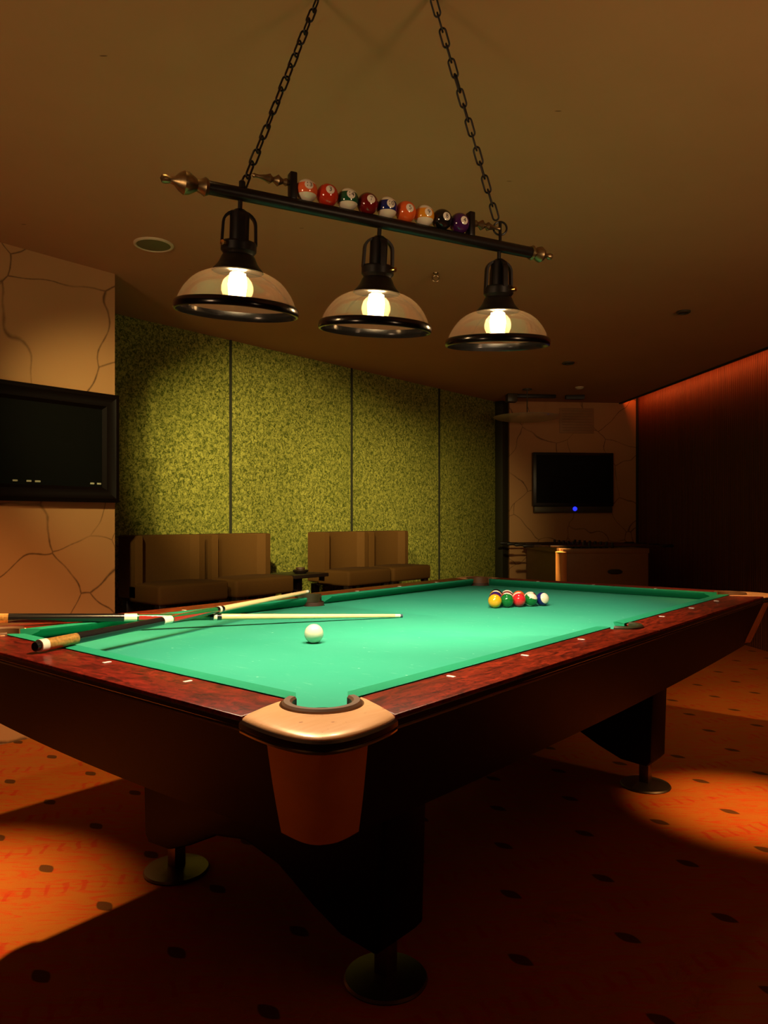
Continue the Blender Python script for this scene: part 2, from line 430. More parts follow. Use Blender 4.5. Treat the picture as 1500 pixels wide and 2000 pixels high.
# cushions
CJ, SJ = .036, .010
def cushion(x0, x1, jaw0, jaw1, f):
    """cushion along x from x0 to x1 with the nose on y=0; f maps (x,y,z)"""
    prof = [(0.0, TOP+.001), (.004, TOP-.006), (.022, BED+.016), (.045, BED+.001), (.045, TOP+.002), (.030, TOP+.003), (.006, TOP+.003)]
    ns = 24; rings = []
    for i in range(ns+1):
        t = i/ns; ring = []
        for y, z in prof:
            a = x0 - jaw0*(y/.045)**1; b = x1 + jaw1*(y/.045)
            r = .010*(1-min(1, y/.02))                 # rounded tip of the nose
            ring.append(f(a+r+(b-a-2*r)*t, -y, z))
        rings.append(ring)
    return MB().loft(rings)
part(cushion(.062, 1.205, CJ, SJ, lambda x, y, z: (x, y, z)), 'cushion', MAT['shaded_cushion_cloth'])
part(cushion(1.335, L-.062, SJ, CJ, lambda x, y, z: (x, y, z)), 'cushion', MAT['shaded_cushion_cloth'])
part(cushion(.062, 1.205, CJ, SJ, lambda x, y, z: (x, Wd-y, z)), 'cushion', MAT['shaded_cushion_cloth'])
part(cushion(1.335, L-.062, SJ, CJ, lambda x, y, z: (x, Wd-y, z)), 'cushion', MAT['shaded_cushion_cloth'])
part(cushion(.062, Wd-.062, CJ, CJ, lambda x, y, z: (y, x, z)), 'cushion', MAT['shaded_cushion_cloth'])
part(cushion(.062, Wd-.062, CJ, CJ, lambda x, y, z: (L-y, x, z)), 'cushion', MAT['shaded_cushion_cloth'])
# wooden rails: casting joint -> side pocket, and the two ends
OUT = -.176; INN = -.045
notch = arc((1.27, SPC), SPR+.012, 180, 270, 10)
railA = [(.0, OUT), (1.2695, OUT)] + [(p[0]-.0005, p[1]) for p in notch[::-1]][0:] + [(1.27-SPR-.012, INN), (.052, INN)]
def rail(pts, name_mat):
    m = MB(); m.prism(pts, TOP-.010, TOP, .003, 3); return m
def sight(parent, x, y, lng):
    hx, hy = (.010, .0045) if lng else (.0045, .010)
    part(MB().box((x-hx, y-hy, TOP-.001), (x+hx, y+hy, TOP+.0012), .0008, 1), 'diamond_sight', MAT['pearl'], parent)
for my in (0, 1):
    for mx in (0, 1):
        r = part(rail(mirl(railA, mx, my), 0), 'rail', MAT['rail_x'])
        for j in (1, 2, 3):
            p = mir((j*.3175, -.072), mx, my); sight(r, p[0], p[1], False)
railB = [(OUT, .017), (INN, .042), (INN, Wd-.042), (OUT, Wd-.017)]
for mx in (0, 1):
    r = part(rail(mirl(railB, mx, 0), 0), 'rail', MAT['rail_y'])
    for j in (1, 2, 3):
        p = mir((-.072, j*.3175), mx, 0); sight(r, p[0], p[1], True)
# black gloss edge moulding below the rails
def edge_profile(x): return [(x, TOP-.006), (x-.003, TOP-.009), (x-.0035, TOP-.017), (x-.001, TOP-.0205), (x-.0025, TOP-.0225), (x-.002, TOP-.026), (x+.03, TOP-.026), (x+.03, TOP-.006)]
for my in (0, 1):
    m = MB(); rings = [[mir((x, y+0*z, z), 0, my) for y, z in edge_profile(OUT+.002)] for x in (.0, L*.25, L*.5, L*.75, L)]
    m.loft(rings); part(m, 'edge_moulding', MAT['rail_edge'])
for mx in (0, 1):
    m = MB(); rings = [[mir((x, y, z), mx, 0) for x, z in edge_profile(OUT+.002)] for y in (.016, Wd*.5, Wd-.016)]
    m.loft(rings); part(m, 'edge_moulding', MAT['rail_edge'])
# corner castings, pockets and corner covers
cast_out = [(OUT, .016), (-.186, -.03), (-.192, -.075), (-.193, -.115), (-.188, -.148), (-.174, -.172), (-.172, -.174), (-.148, -.188), (-.115, -.193), (-.075, -.192), (-.03, -.186), (.0, OUT)]
cast_in = [(.052, INN-.004)] + arc((PC, PC), PR+.016, -18, -252, 22) + [(INN-.004, .042)]
# smooth the outer outline
def chaikin(ps, n=2):
    for _ in range(n):
        q = [ps[0]]
        for a, b in zip(ps, ps[1:]):
            q += [(.75*a[0]+.25*b[0], .75*a[1]+.25*b[1]), (.25*a[0]+.75*b[0], .25*a[1]+.75*b[1])]
        ps = q + [ps[-1]]
    return ps
def resample(ps, n):
    d = [0]
    for a, b in zip(ps, ps[1:]): d.append(d[-1]+math.dist(a, b))
    out = []; j = 0
    for i in range(n+1):
        s = d[-1]*i/n
        while j < len(d)-2 and d[j+1] < s: j += 1
        t = (s-d[j])/max(1e-9, d[j+1]-d[j]); out.append(tuple(ps[j][k]+(ps[j+1][k]-ps[j][k])*t for k in (0, 1)))
    return out
co = resample(chaikin(cast_out), 36); ci = resample(cast_in, 36)[::-1]
for mx, my in CRN:
    m = MB(); rings = []
    lay = [(1.0, TOP-.026, 1), (1.0, TOP-.007, 1), (.985, TOP-.004, 1), (.93, TOP-.001, 1), (.80, TOP+.001, 1), (.55, TOP+.0025, 1), (.2, TOP+.003, 1), (.03, TOP+.002, 1), (0, TOP-.002, 1), (0, TOP-.040, 1)]
    rings = [[mir((ci[i][0]+(co[i][0]-ci[i][0])*f, ci[i][1]+(co[i][1]-ci[i][1])*f, z), mx, my) for f, z, _ in lay] for i in range(37)]
    m.loft(rings); c = part(m, 'corner_casting', MAT['casting'], ang=50)
    # black band wrapping the casting
    m = MB(); rings = []
    for i in range(37):
        o_ = Vector((*co[i], 0)); ctr = Vector((-.05, -.05, 0)); n_ = (o_-ctr).normalized()
        ring = []
        for off, z in ((-.012, TOP-.006), (.001, TOP-.006), (.005, TOP-.010), (.0055, TOP-.018), (.003, TOP-.0215), (.0045, TOP-.0235), (.004, TOP-.027), (-.02, TOP-.027)):
            p = o_+n_*off; ring.append(mir((p.x, p.y, z), mx, my))
        rings.append(ring)
    m.loft(rings); part(m, 'edge_band', MAT['rail_edge'], c)
    # rubber liner
    def liner(center, r, a0, a1, n, mp):
        rings = []
        for i in range(n+1):
            a = radians(a0+(a1-a0)*i/n)
            pr = [(r-.006, TOP-.030), (r-.006, TOP+.004), (r-.002, TOP+.008), (r+.009, TOP+.008), (r+.013, TOP+.004), (r+.013, TOP-.030)]
            rings.append([mp((center[0]+q*cos(a), center[1]+q*sin(a), z)) for q, z in pr])
        return MB().loft(rings)
    l_ = part(liner((PC, PC), PR, -14, -256, 30, lambda p: mir(p, mx, my)), 'pocket_liner', MAT['rubber'])
    m = MB(); m.lathe([(PR-.004, TOP-.02), (PR-.004, .70), (PR-.012, .64), (.01, .625)], 28, cap=False)
    c0 = mir((PC, PC, 0), mx, my)
    for i, v in enumerate(m.v): m.v[i] = v+Vector((c0[0], c0[1], 0))
    part(m, 'pocket_cup', MAT['pocket'], l_)
    # tapered bronze corner cover
    topc = resample(chaikin([(-.176, -.046), (-.176, -.13), (-.165, -.165), (-.13, -.176), (-.07, -.176)], 3), 20)
    botc = resample(chaikin([(-.112, -.012), (-.112, -.055), (-.106, -.078), (-.092, -.092), (-.078, -.106), (-.055, -.112), (-.022, -.112)], 3), 20)
    rings = []
    for i in range(21):
        ring = []
        for j in range(9):
            f = j/8; z = (TOP-.026)+(.584+.006*abs(i-10)/10-(TOP-.026))*f; bul = .002*sin(pi*f)
            x = topc[i][0]+(botc[i][0]-topc[i][0])*f; y = topc[i][1]+(botc[i][1]-topc[i][1])*f
            n_ = Vector((x+.02, y+.02, 0)).normalized(); ring.append(mir((x+n_.x*bul, y+n_.y*bul, z), mx, my))
        for j in range(8, -1, -1):
            f = j/8; z = (TOP-.026)+(.588-(TOP-.026))*f
            x = topc[i][0]+(botc[i][0]-topc[i][0])*f+.03; y = topc[i][1]+(botc[i][1]-topc[i][1])*f+.03
            ring.append(mir((x, y, z), mx, my))
        rings.append(ring)
    part(MB().loft(rings), 'corner_cover', MAT['bronze_cover'])
for my in (0, 1):
    l_ = part(liner((1.27, SPC), SPR, 188, 352, 24, lambda p: mir(p, 0, my)), 'pocket_liner', MAT['rubber_dark'])
    m = MB(); m.lathe([(SPR-.004, TOP-.02), (SPR-.004, .70), (SPR-.012, .64), (.01, .625)], 28, cap=False)
    c0 = mir((1.27, SPC, 0), 0, my)
    for i, v in enumerate(m.v): m.v[i] = v+Vector((c0[0], c0[1], 0))
    part(m, 'pocket_cup', MAT['pocket'], l_)
# aprons: lean inwards, lower edge slightly bowed
def apron(length, f):
    rings = []
    for i in range(25):
        t = i/24; x = -.06+(length+.12)*t; zb = .556+.020*(2*t-1)**2
        rings.append([f(x, -.166, TOP-.026), f(x, -.092, zb), f(x, -.084, zb-.004), f(x, -.072, zb), f(x, -.130, TOP-.026)])
    return MB().loft(rings)
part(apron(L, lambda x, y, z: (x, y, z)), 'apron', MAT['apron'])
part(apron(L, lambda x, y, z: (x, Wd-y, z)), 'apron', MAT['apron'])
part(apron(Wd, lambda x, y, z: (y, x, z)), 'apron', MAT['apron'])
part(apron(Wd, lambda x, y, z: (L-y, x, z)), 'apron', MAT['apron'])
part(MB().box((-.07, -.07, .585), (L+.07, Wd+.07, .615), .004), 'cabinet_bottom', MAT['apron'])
# two trestle legs with levelling feet
for xa in (.42, 2.15):
    pr = [(.125, .60), (.14, .13), (.16, .107), (.27, .115), (.37, .155), (.50, .22), (.635, .245), (.77, .22), (.90, .155), (1.00, .115), (1.11, .107), (1.13, .13), (1.145, .60)]
    M_ = Matrix(((0, 0, 1, xa), (1, 0, 0, 0), (0, 1, 0, 0), (0, 0, 0, 1)))
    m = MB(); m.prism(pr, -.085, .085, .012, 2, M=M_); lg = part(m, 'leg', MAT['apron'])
    for yb in (.195, 1.075):
        T_ = Matrix.Translation((xa, yb, 0))
        m = MB(); m.lathe([(.102, 0), (.104, .004), (.100, .010), (.06, .016), (.03, .019), (.0, .019)], 48, M=T_)
        m.box((-.021, -.021, .012), (.021, .021, .118), .004, 2, M=T_)
        part(m, 'levelling_foot', MAT['chrome'], lg)

# ------------------------------------------------------------------ things on the table
R = .0286
def tp(a, b, z=0): return G(T0+a, D0+b, z)
def make_ball(name, mat, loc, rot=(0, 0, 0), label=None, group=None, cat='ball'):
    o = MB().sphere((0, 0, 0), R, 32, 20).build(name, mat, None, 180)
    o.location = loc; o.rotation_euler = rot
    return setp(o, label, cat, group)
make_ball('cue_ball', ball_mat('cue_ball_white', (.84, .80, .62)), Vector((-.2095, 2.21, BED+R)), label='white cue ball alone on the green cloth in front of the cues')
COLS = {'yellow': (.80, .42, .015), 'green': (.006, .16, .03), 'red': (.62, .022, .03), 'blue': (.01, .012, .16), 'purple': (.09, .01, .11), 'maroon': (.18, .008, .012), 'orange': (.72, .13, .02), 'black': (.006, .006, .007)}
rack = [[('yellow', 0)], [('green', 0), ('purple', 0)], [('red', 0), ('red', 1), ('blue', 0)],
        [('green', 1), ('orange', 1), ('maroon', 0), ('yellow', 1)], [('blue', 1), ('maroon', 1), ('orange', 0), ('purple', 1), ('black', 0)]]
bm_cache = {}
cam_dir = Vector((-.13, -1, .1))
where = {(0, 0): 'leftmost, at the near tip of the racked balls', (1, 0): 'second from the left in the front line of racked balls', (2, 0): 'in the middle of the front line of racked balls',
         (3, 0): 'fourth from the left in the front line of racked balls', (4, 0): 'rightmost in the front line of racked balls'}
for r_ in range(5):
    for j in range(r_+1):
        cn, st = rack[r_][j]
        if (cn, st) not in bm_cache:
            bm_cache[(cn, st)] = ball_mat('ball_%s_%s' % (cn, 'stripe' if st else 'solid'), COLS[cn], .0165 if st else False)
        a = 1.685 + r_*.0497; b = .655 + (j-r_/2)*.0574
        rot = (random.uniform(-.5, .5), random.uniform(-.5, .5), random.uniform(0, 6))
        if (cn, st) == ('blue', 1): rot = (.2, 1.25, -.85)
        if (cn, st) == ('green', 1): rot = (.35, .35, 0)
        nm = '%s %s ball' % (cn, 'striped' if st else 'solid')
        if j == 0: lb = nm + ' ' + where[(r_, 0)]
        else: lb = '%s behind the front line of the racked balls' % nm
        make_ball('billiard_ball', bm_cache[(cn, st)], tp(a, b, BED+R), rot, lb, 'balls racked on the pool table')

def make_cue(butt, tip, label):
    butt, tip = Vector(butt), Vector(tip); ax = (tip-butt); Ln = ax.length
    root = empty('pool_cue', butt, 0, label, 'cue', 'cues lying across the table')
    root.rotation_mode = 'QUATERNION'; root.rotation_quaternion = ax.to_track_quat('Z', 'Y')
    rad = lambda s: .0155 - .009*(s/1.45)
    def sec(name, mat, s0, s1, grow=0, n=24, extra=None, parent=None):
        m = MB(); m.lathe([(rad(s0)+grow, s0)] + [(rad(s0+(s1-s0)*k/4)+grow, s0+(s1-s0)*k/4) for k in (1, 2, 3)] + [(rad(s1)+grow, s1)], n)
        return m.build(name, mat, parent or root)
    bp = sec('bumper', MAT['cue_black'], -.012, .0, -.004)
    sec('butt_cap', MAT['cue_white'], 0, .022, .0008)
    sec('butt_sleeve', MAT['cue_gold'], .022, .12)
    wr = sec('wrap', MAT['cue_black'], .12, .46, .0002)
    sec('ring', MAT['cue_white'], .46, .50, .0004)
    fo = sec('forearm', MAT['cue_green'], .50, .735)
    # red points inlaid in the forearm
    for q in range(4):
        a0 = q*pi/2; m = MB(); vs = []; nn = 8
        for i in range(nn+1):
            s = .505+.19*i/nn; hw = .55*(1-i/nn)+.02
            for kk in (-1, 0, 1):
                vs.append(((rad(s)+.0005)*cos(a0+kk*hw), (rad(s)+.0005)*sin(a0+kk*hw), s))
        fs = [(i*3+k2, i*3+k2+1, i*3+k2+4, i*3+k2+3) for i in range(nn) for k2 in (0, 1)]
        m.add(vs, fs); m.build('inlay_point', MAT['cue_red'], fo)
    jt = sec('joint_collar', MAT['cue_black'], .735, .775, .0006)
    sec('joint_ring', MAT['cue_white'], .748, .760, .0011, parent=jt)
    sec('shaft', MAT['maple'], .775, Ln-.032)
    sec('ferrule', MAT['cue_white'], Ln-.032, Ln-.010, -.0002)
    sec('tip', MAT['tip'], Ln-.010, Ln, -.0006)
    return root
dirB = Vector((-.931, -.365, .0418)).normalized()
tipB = Vector((.0694, 2.784, BED+.0072))
make_cue(tipB+dirB*1.45, tipB, 'cue lying flatter with its tip on the cloth behind the cue ball')
make_cue((-.862, 1.846, TOP+.0185), (-.318, 3.125, .831), 'cue laid over the other one, its butt on the near rail')

# ------------------------------------------------------------------ pendant lamp
FX = Vector((-.011, 1.951, 1.919)); BD = Vector((.893, .45, 0)).normalized()
fx = empty('pendant_lamp', FX, 0, 'black three shade billiard lamp hung on two chains above the pool table', 'lamp')
def barM(t, up=0.0):                                   # frame: z along the bar
    z = BD; y = Vector((0, 0, 1)); x = y.cross(z)
    M = Matrix.Identity(4)
    for i in range(3): M[i][0] = x[i]; M[i][1] = y[i]; M[i][2] = z[i]
    p = BD*t+Vector((0, 0, up))
    for i in range(3): M[i][3] = p[i]
    return M
bar = MB().lathe([(.0155, -.455), (.016, -.45), (.016, .49), (.0155, .495)], 28, M=barM(0)).build('bar', MAT['black_metal'], fx)
fin = [(.018, 0), (.021, .006), (.015, .012), (.013, .017), (.020, .026), (.023, .036), (.018, .046), (.009, .054), (.006, .062), (.010, .070), (.009, .078), (.0, .081)]
finl = [(.018, 0), (.022, .008), (.017, .016), (.014, .026), (.019, .034), (.026, .046), (.027, .056), (.020, .068), (.010, .078), (.007, .088), (.011, .098), (.010, .106), (.0, .111)]
MB().lathe(fin, 24, M=barM(.493)).build('finial', MAT['antique'], fx)
MB().lathe([(r, -z) for r, z in finl], 24, M=barM(-.453)).build('finial', MAT['antique'], fx)
for t in (-.243, .284):
    m = MB(); M_ = barM(t, 0)
    m.box((-.013, .010, -.009), (.013, .078, .009), .003, 2, M=M_); m.build('upright_post', MAT['black_metal'], fx)
sp = [(.006, 0), (.010, .008), (.006, .016), (.009, .022), (.014, .029), (.008, .037), (.006, .042), (.012, .050), (.008, .060), (.004, .078), (.0045, .084), (.006, .090), (.0, .097)]
MB().lathe([(r, -z) for r, z in sp], 16, M=barM(-.252, .052)).build('spindle', MAT['antique'], fx)
MB().lathe(sp, 16, M=barM(.293, .050)).build('spindle', MAT['antique'], fx)
# decorative pool balls
def digits(txt, size):
    cu = bpy.data.curves.new('txt', 'FONT'); cu.body = txt; cu.size = size; cu.align_x = 'CENTER'; cu.align_y = 'CENTER'; cu.resolution_u = 3
    ob = bpy.data.objects.new('txt', cu); col.objects.link(ob); bpy.context.view_layer.update()
    dg = bpy.context.evaluated_depsgraph_get(); me = bpy.data.meshes.new_from_object(ob.evaluated_get(dg))
    vs = [v.co.copy() for v in me.vertices]; fs = [list(p.vertices) for p in me.polygons]
    bpy.data.objects.remove(ob); bpy.data.meshes.remove(me); bpy.data.curves.remove(cu)
    return vs, fs
RB = .0282
spot = Vector((.40, -.90, .14)).normalized()
orn = [('13', (.85, .15, .045), 1), ('3', (.56, .035, .012), 0), ('14', (.012, .085, .035), 1), ('7', (.17, .008, .008), 0), ('10', (.012, .02, .14), 1),
       ('5', (.80, .125, .025), 0), ('9', (.80, .32, .02), 1), ('8', (.008, .008, .008), 0), ('4', (.055, .010, .085), 0)]
for i, (num, c, st) in enumerate(orn):
    t = -.206+i*.0567
    sp_ = (spot+Vector((.015*(i-4), 0, -.025*(i-2)))).normalized()
    m = MB(); m.sphere((0, 0, 0), RB, 40, 24)
    vs, fs = digits(num, .017)
    rt = Vector((0, 0, 1)).cross(sp_).normalized(); upv = sp_.cross(rt)
    b = bmesh.new(); bv = [b.verts.new(v) for v in vs]
    for f in fs:
        try: b.faces.new([bv[q] for q in f])
        except ValueError: pass
    bmesh.ops.triangulate(b, faces=b.faces); b.verts.index_update()
    pv = [((sp_*RB + rt*v.co.x + upv*v.co.y).normalized())*(RB+.0004) for v in b.verts]
    m.add(pv, [[v.index for v in f.verts] for f in b.faces], 1); b.free()
    o = m.build('ornament_ball', [ball_mat('ornament_%s' % num, c, .0125 if st else False, tuple(sp_)), MAT['ink']], fx, 180)
    o.location = BD*t+Vector((0, 0, .016+RB-.003))
    o['label'] = '%s decorative ball numbered %s' % ({'13': 'orange striped', '3': 'red', '14': 'green striped', '7': 'maroon', '10': 'blue striped', '5': 'orange', '9': 'yellow striped', '8': 'black', '4': 'purple'}[num], num)
# the three lamp heads
LAMPS = [(-.375, 3.5), (0, 2.8), (.383, .0)]
bulb_pos = []
for t, lean in LAMPS:
    M_ = Matrix.Translation(BD*t) @ Matrix.Rotation(radians(lean), 4, 'Y') @ Matrix.Rotation(radians(7.5), 4, 'X') @ Matrix.Scale(1.0, 4)
    S = .00121
    hold = MB()
    hold.lathe([(.0055, -.004), (.0055, -.040)], 14, M=M_)
    hold.lathe([(.012, -.036), (.022, -.043), (.0235, -.052), (.0235, -.118), (.0, -.118)], 28, M=M_)
    hold.lathe([(.0, -.112), (.040, -.112), (.043, -.116), (.043, -.134), (.039, -.138), (.037, -.142), (.0405, -.147), (.043, -.153), (.047, -.162), (.053, -.170), (.061, -.178), (.063, -.182), (.060, -.184), (.0, -.178)], 40, M=M_)
    ho = hold.build('lamp_holder', MAT['black_metal'], fx)
    for q in range(2):
        rot = Matrix.Rotation(pi/2*q+.35, 4, 'Z'); pts = []
        for i in range(13):
            a = pi*i/12; pts.append((.039*cos(a), 0, -.070+.030*sin(a)))
        pts = [(.041, 0, -.118)] + pts + [(-.041, 0, -.118)]
        m = MB(); rings = []
        P = [Vector(p) for p in pts]
        for i, p in enumerate(P):
            tn = (P[min(i+1, len(P)-1)]-P[max(i-1, 0)]).normalized(); nr = Vector((0, 1, 0)).cross(tn)
            rings.append([p+nr*.003+Vector((0, .007, 0)), p+nr*.003-Vector((0, .007, 0)), p-nr*.003-Vector((0, .007, 0)), p-nr*.003+Vector((0, .007, 0))])
        m.loft(rings, M=M_ @ rot); m.build('yoke', MAT['black_metal'], ho)
    a_ = {3.5: -2.1, 2.8: -.62, 0: -.72}[lean]
    m = MB(); m.lathe([(.0, .0), (.004, 0), (.004, .008), (.0065, .010), (.0065, .017), (.0, .018)], 14, M=M_ @ Matrix.Translation((.041*cos(a_), .041*sin(a_), -.125)) @ Matrix.Rotation(a_, 4, 'Z') @ Matrix.Rotation(pi/2, 4, 'Y'))
    m.build('thumb_screw', MAT['brass'], ho)
    # glass bell, outer and inner skin
    bell = [(.059, -.181), (.078, -.187), (.095, -.195), (.110, -.206), (.122, -.219), (.132, -.233), (.140, -.248), (.1445, -.262)]
    m = MB(); m.lathe(bell, 64, M=M_, cap=False); sh = m.build('lamp_shade', MAT['shade_glass'], fx, 60)
    m = MB(); ring = [(.1425, -.259), (.1475, -.260), (.151, -.264), (.152, -.270), (.1525, -.277), (.1505, -.281), (.1455, -.282), (.1435, -.278), (.1425, -.268)]
    rs = []
    for i in range(72):
        a = 2*pi*i/72; rs.append([(r*cos(a), r*sin(a), z) for r, z in ring])
    rs.append(rs[0]); m.loft(rs, M=M_, cap=False); m.build('rim_ring', MAT['rim'] if 'rim' in MAT else MAT['black_metal'], sh)
    bp = [(.014, -.178), (.016, -.186), (.024, -.193), (.034, -.203), (.0385, -.216), (.0385, -.228), (.033, -.242), (.020, -.252), (.0, -.256)]
    m = MB(); m.lathe(bp, 32, M=M_, cap=False); bu = m.build('light_bulb', MAT['bulb_glass'], fx, 60)
    m = MB()
    for i in range(8):
        a = 2*pi*i/8; m.tube([(.015*cos(a), .015*sin(a), -.186), (.019*cos(a), .019*sin(a), -.212), (.016*cos(a), .016*sin(a), -.238)], .0045, 8, M=M_)
    m.lathe([(.008, -.182), (.008, -.236)], 12, M=M_)
    m.build('filament', MAT['filament'], bu)
    bulb_pos.append((FX+(M_ @ Vector((0, 0, -.25))), (M_.to_3x3() @ Vector((0, 0, -1)))))
# chains: each link a mesh of its own
def link_mesh():
    pts = []; hw, hl = .0085, .0155
    for i in range(9): a = pi*i/8; pts.append((hw*cos(a), 0, hl+hw*sin(a)))
    for i in range(9): a = pi+pi*i/8; pts.append((hw*cos(a), 0, -hl+hw*sin(a)))
    return MB().tube(pts, .0026, 8, closed=True)
first = None
def chain(p0, p1, n):
    global first
    p0, p1 = Vector(p0), Vector(p1); q = (p1-p0).to_track_quat('Z', 'Y')
    for i in range(n):
        if first is None:
            first = link_mesh().build('chain_link', MAT['black_metal'], fx, 60); o = first
        else:
            o = first.copy(); col.objects.link(o); o.parent = fx
        o.rotation_mode = 'QUATERNION'
        o.rotation_quaternion = q @ Matrix.Rotation((pi/2 if i % 2 else 0)+.55+random.uniform(-.2, .2), 3, 'Z').to_quaternion()
        o.location = p0.lerp(p1, (i+.5)/n)
tops = [Vector((-.176, 1.965, CEIL)), Vector((.131, 1.965, CEIL))]
cl0 = BD*-.371+Vector((0, 0, .012)); cr0 = BD*.372+Vector((0, 0, .078))
chain(cl0, tops[0]-FX-Vector((0, 0, .012)), 16)
chain(cr0, tops[1]-FX-Vector((0, 0, .012)), 15)
for k_ in tops:
    m = MB(); m.lathe([(.013, CEIL), (.013, CEIL-.004), (.004, CEIL-.006), (.004, CEIL-.014)], 16); o = m.build('ceiling_mount', MAT['black_metal'], fx); o.location = Vector((k_.x, k_.y, 0))-Vector((FX.x, FX.y, FX.z))
# ring and stem at the right end
m = MB(); c = BD*.386+Vector((0, 0, .052))
m.tube([c+Vector((.019*cos(2*pi*i/24), 0, .019*sin(2*pi*i/24))) for i in range(24)], .003, 8, closed=True); m.build('hanging_ring', MAT['black_metal'], fx)
m = MB(); m.lathe([(.0045, .012), (.0045, .070), (.0, .072)], 12, M=Matrix.Translation(BD*.386)); m.build('hanging_stem', MAT['black_metal'], fx)
m = MB(); m.lathe([(.008, .010), (.008, .030), (.004, .034), (.0, .036)], 12, M=Matrix.Translation(BD*-.371)); m.build('hanging_stem', MAT['black_metal'], fx)

# ------------------------------------------------------------------ seating
def chair(t, label):
    root = empty('lounge_chair', G(t, 4.08, .30), ROT, label, 'chair', 'lounge chairs along the green wall')
    w = .262
    MB().box((-w, -.215, .315), (w, .13, .437), .022, 3).build('seat', MAT['chair'], root)
    # back with softly curved wings
    ol = [(-w, .045), (-w+.05, .040), (-w+.085, .095), (-.08, .118), (.08, .118), (w-.085, .095), (w-.05, .040), (w, .045), (w, .235), (-w, .235)]
    m = MB(); m.prism(ol, .335, .735, .012, 3); m.build('backrest', MAT['chair'], root, 40)
    for x in (-w+.04, w-.04):
        for y in (-.17, .19):
            MB().box((x-.025, y-.025, 0), (x+.025, y+.025, .32), .003).build('leg', MAT['dark_wood'], root)
    return root
c1 = chair(2.785, 'brown lounge chair beside the stone wall, leftmost of the four')
for t, lb in ((3.365, 'brown lounge chair left of the small table, second from the stone wall'), (4.455, 'brown lounge chair right of the small table, third from the stone wall'),
              (5.005, 'brown lounge chair farthest from the stone wall, rightmost of the four')):
    o = copy_tree(c1); o.location = G(t, 4.08, .30); o['label'] = lb
st = empty('side_table', G(3.845, 4.07, .30), ROT, 'small dark square table between the lounge chairs', 'table')
MB().box((-.175, -.16, .405), (.175, .16, .432), .004).build('table_top', MAT['dark_wood'], st)
MB().box((-.028, -.028, .02), (.028, .028, .406), .004).build('pedestal', MAT['dark_wood'], st)
MB().box((-.13, -.13, 0), (.13, .13, .022), .005).build('base', MAT['dark_wood'], st)
ast = empty('ashtray', G(3.86, 4.05, .732), 0, 'dark round ashtray on the small table between the chairs', 'ashtray')
MB().lathe([(.040, 0), (.054, .008), (.062, .024), (.056, .026), (.042, .014), (.0, .012)], 32).build('dish', MAT['dark_wood'], ast)
MB().lathe([(.030, .012), (.030, .030), (.036, .034), (.034, .044), (.0, .046)], 28).build('inner_cup', MAT['pocket'], ast)

# ------------------------------------------------------------------ left framed screen on the stone wall
fs_ = empty('framed_screen', G(1.715, 3.87, 1.23), ROT, 'black screen in a wide dark wooden frame on the stone wall', 'screen')
w, h = 1.04, .602
def framep(x0, x1, z0, z1, bw, y0, y1, bev=.008):
    m = MB()
    pts = [(x0, z0), (x1, z0), (x1, z1), (x0, z1)]
    prof = [(0, 0), (0, y0), (bw*.25, y0-.006), (bw*.55, y0+.010), (bw*.8, y0+.012), (bw, y1), (bw, 0)]
    rings = []
    for (x, z), (sx, sz) in zip(pts, ((1, 1), (-1, 1), (-1, -1), (1, -1))):
        rings.append([(x+sx*b, y, z+sz*b) for b, y in prof])
    rings.append(rings[0]); m.loft(rings, cap=False); return m
framep(-w/2, w/2, 0, h, .085, -.055, -.022).build('frame', MAT['frame'], fs_)
MB().box((-w/2+.08, -.022, .08), (w/2-.08, -.004, h-.08)).build('screen_panel', MAT['screen'], fs_)
for x, ww in ((.03, .012), (-.04, .012), (.075, .014), (.375, .011), (.415, .011)):
    MB().box((x-ww, -.030, .098), (x+ww, -.021, .108), .002).build('pale_chip', MAT['pale'], fs_)

# ------------------------------------------------------------------ far TV
FN = Vector((.0985, -.995, 0)).normalized()       # far wall normal into the room
frz = math.atan2(-FD.y, -FD.x)
tvp = Vector((2.228, 8.790, 1.60)); tvp = tvp+FN*.004
tv = empty('television', tvp-Vector((0, 0, .33)), frz, 'flat black television with a blue light on the far stone wall', 'television')
MB().box((-.488, -.075, .022), (.488, -.004, .655), .008, 2).build('case', MAT['tvcase'], tv)
MB().box((-.452, -.078, .060), (.452, -.073, .625), .001, 1).build('screen', MAT['screen'], tv)
MB().box((-.475, -.070, -.055), (.475, -.008, .022), .010, 3).build('speaker_bar', MAT['tvbar'], tv)
MB().lathe([(.0, .0), (.026, 0), (.024, .010), (.014, .016), (.0, .018)], 24, M=Matrix.Translation((.015, -.074, -.008)) @ Matrix.Rotation(pi/2, 4, 'X')).build('power_light', MAT['led_blue'], tv)['label'] = 'blue glowing power light'
# faint darker wall square and overhead housing near the far wall
hb = empty('ceiling_bracket', Vector((1.62, 8.25, CEIL)), frz, 'dark slim bracket on the ceiling before the far wall', 'bracket')
MB().box((-.20, -.03, -.035), (.30, .03, -.0), .004).build('rail', MAT['foos_dark'], hb)
MB().box((-.26, -.06, -.09), (-.15, .05, 0), .006).build('end_box', MAT['tvbar'], hb)
m = MB(); m.prism([(.42, -.02), (.62, -.05), (.60, .05), (.42, .02)], -.045, 0, .003); m.build('arm', MAT['foos_dark'], hb)
wp = empty('wall_square', Vector((2.30, 8.797, 2.16)), frz, 'faint darker square panel above the television', 'vent')
MB().box((-.22, -.012, 0), (.20, -.002, .30), .004).build('panel', plain('stone_square', (.34, .165, .065), .6), wp)
m = MB()
for i in range(8): m.box((-.19, -.016, .03+i*.033), (.17, -.011, .038+i*.033))
m.build('panel_bar', plain('stone_square_dark', (.27, .13, .05), .6), wp)
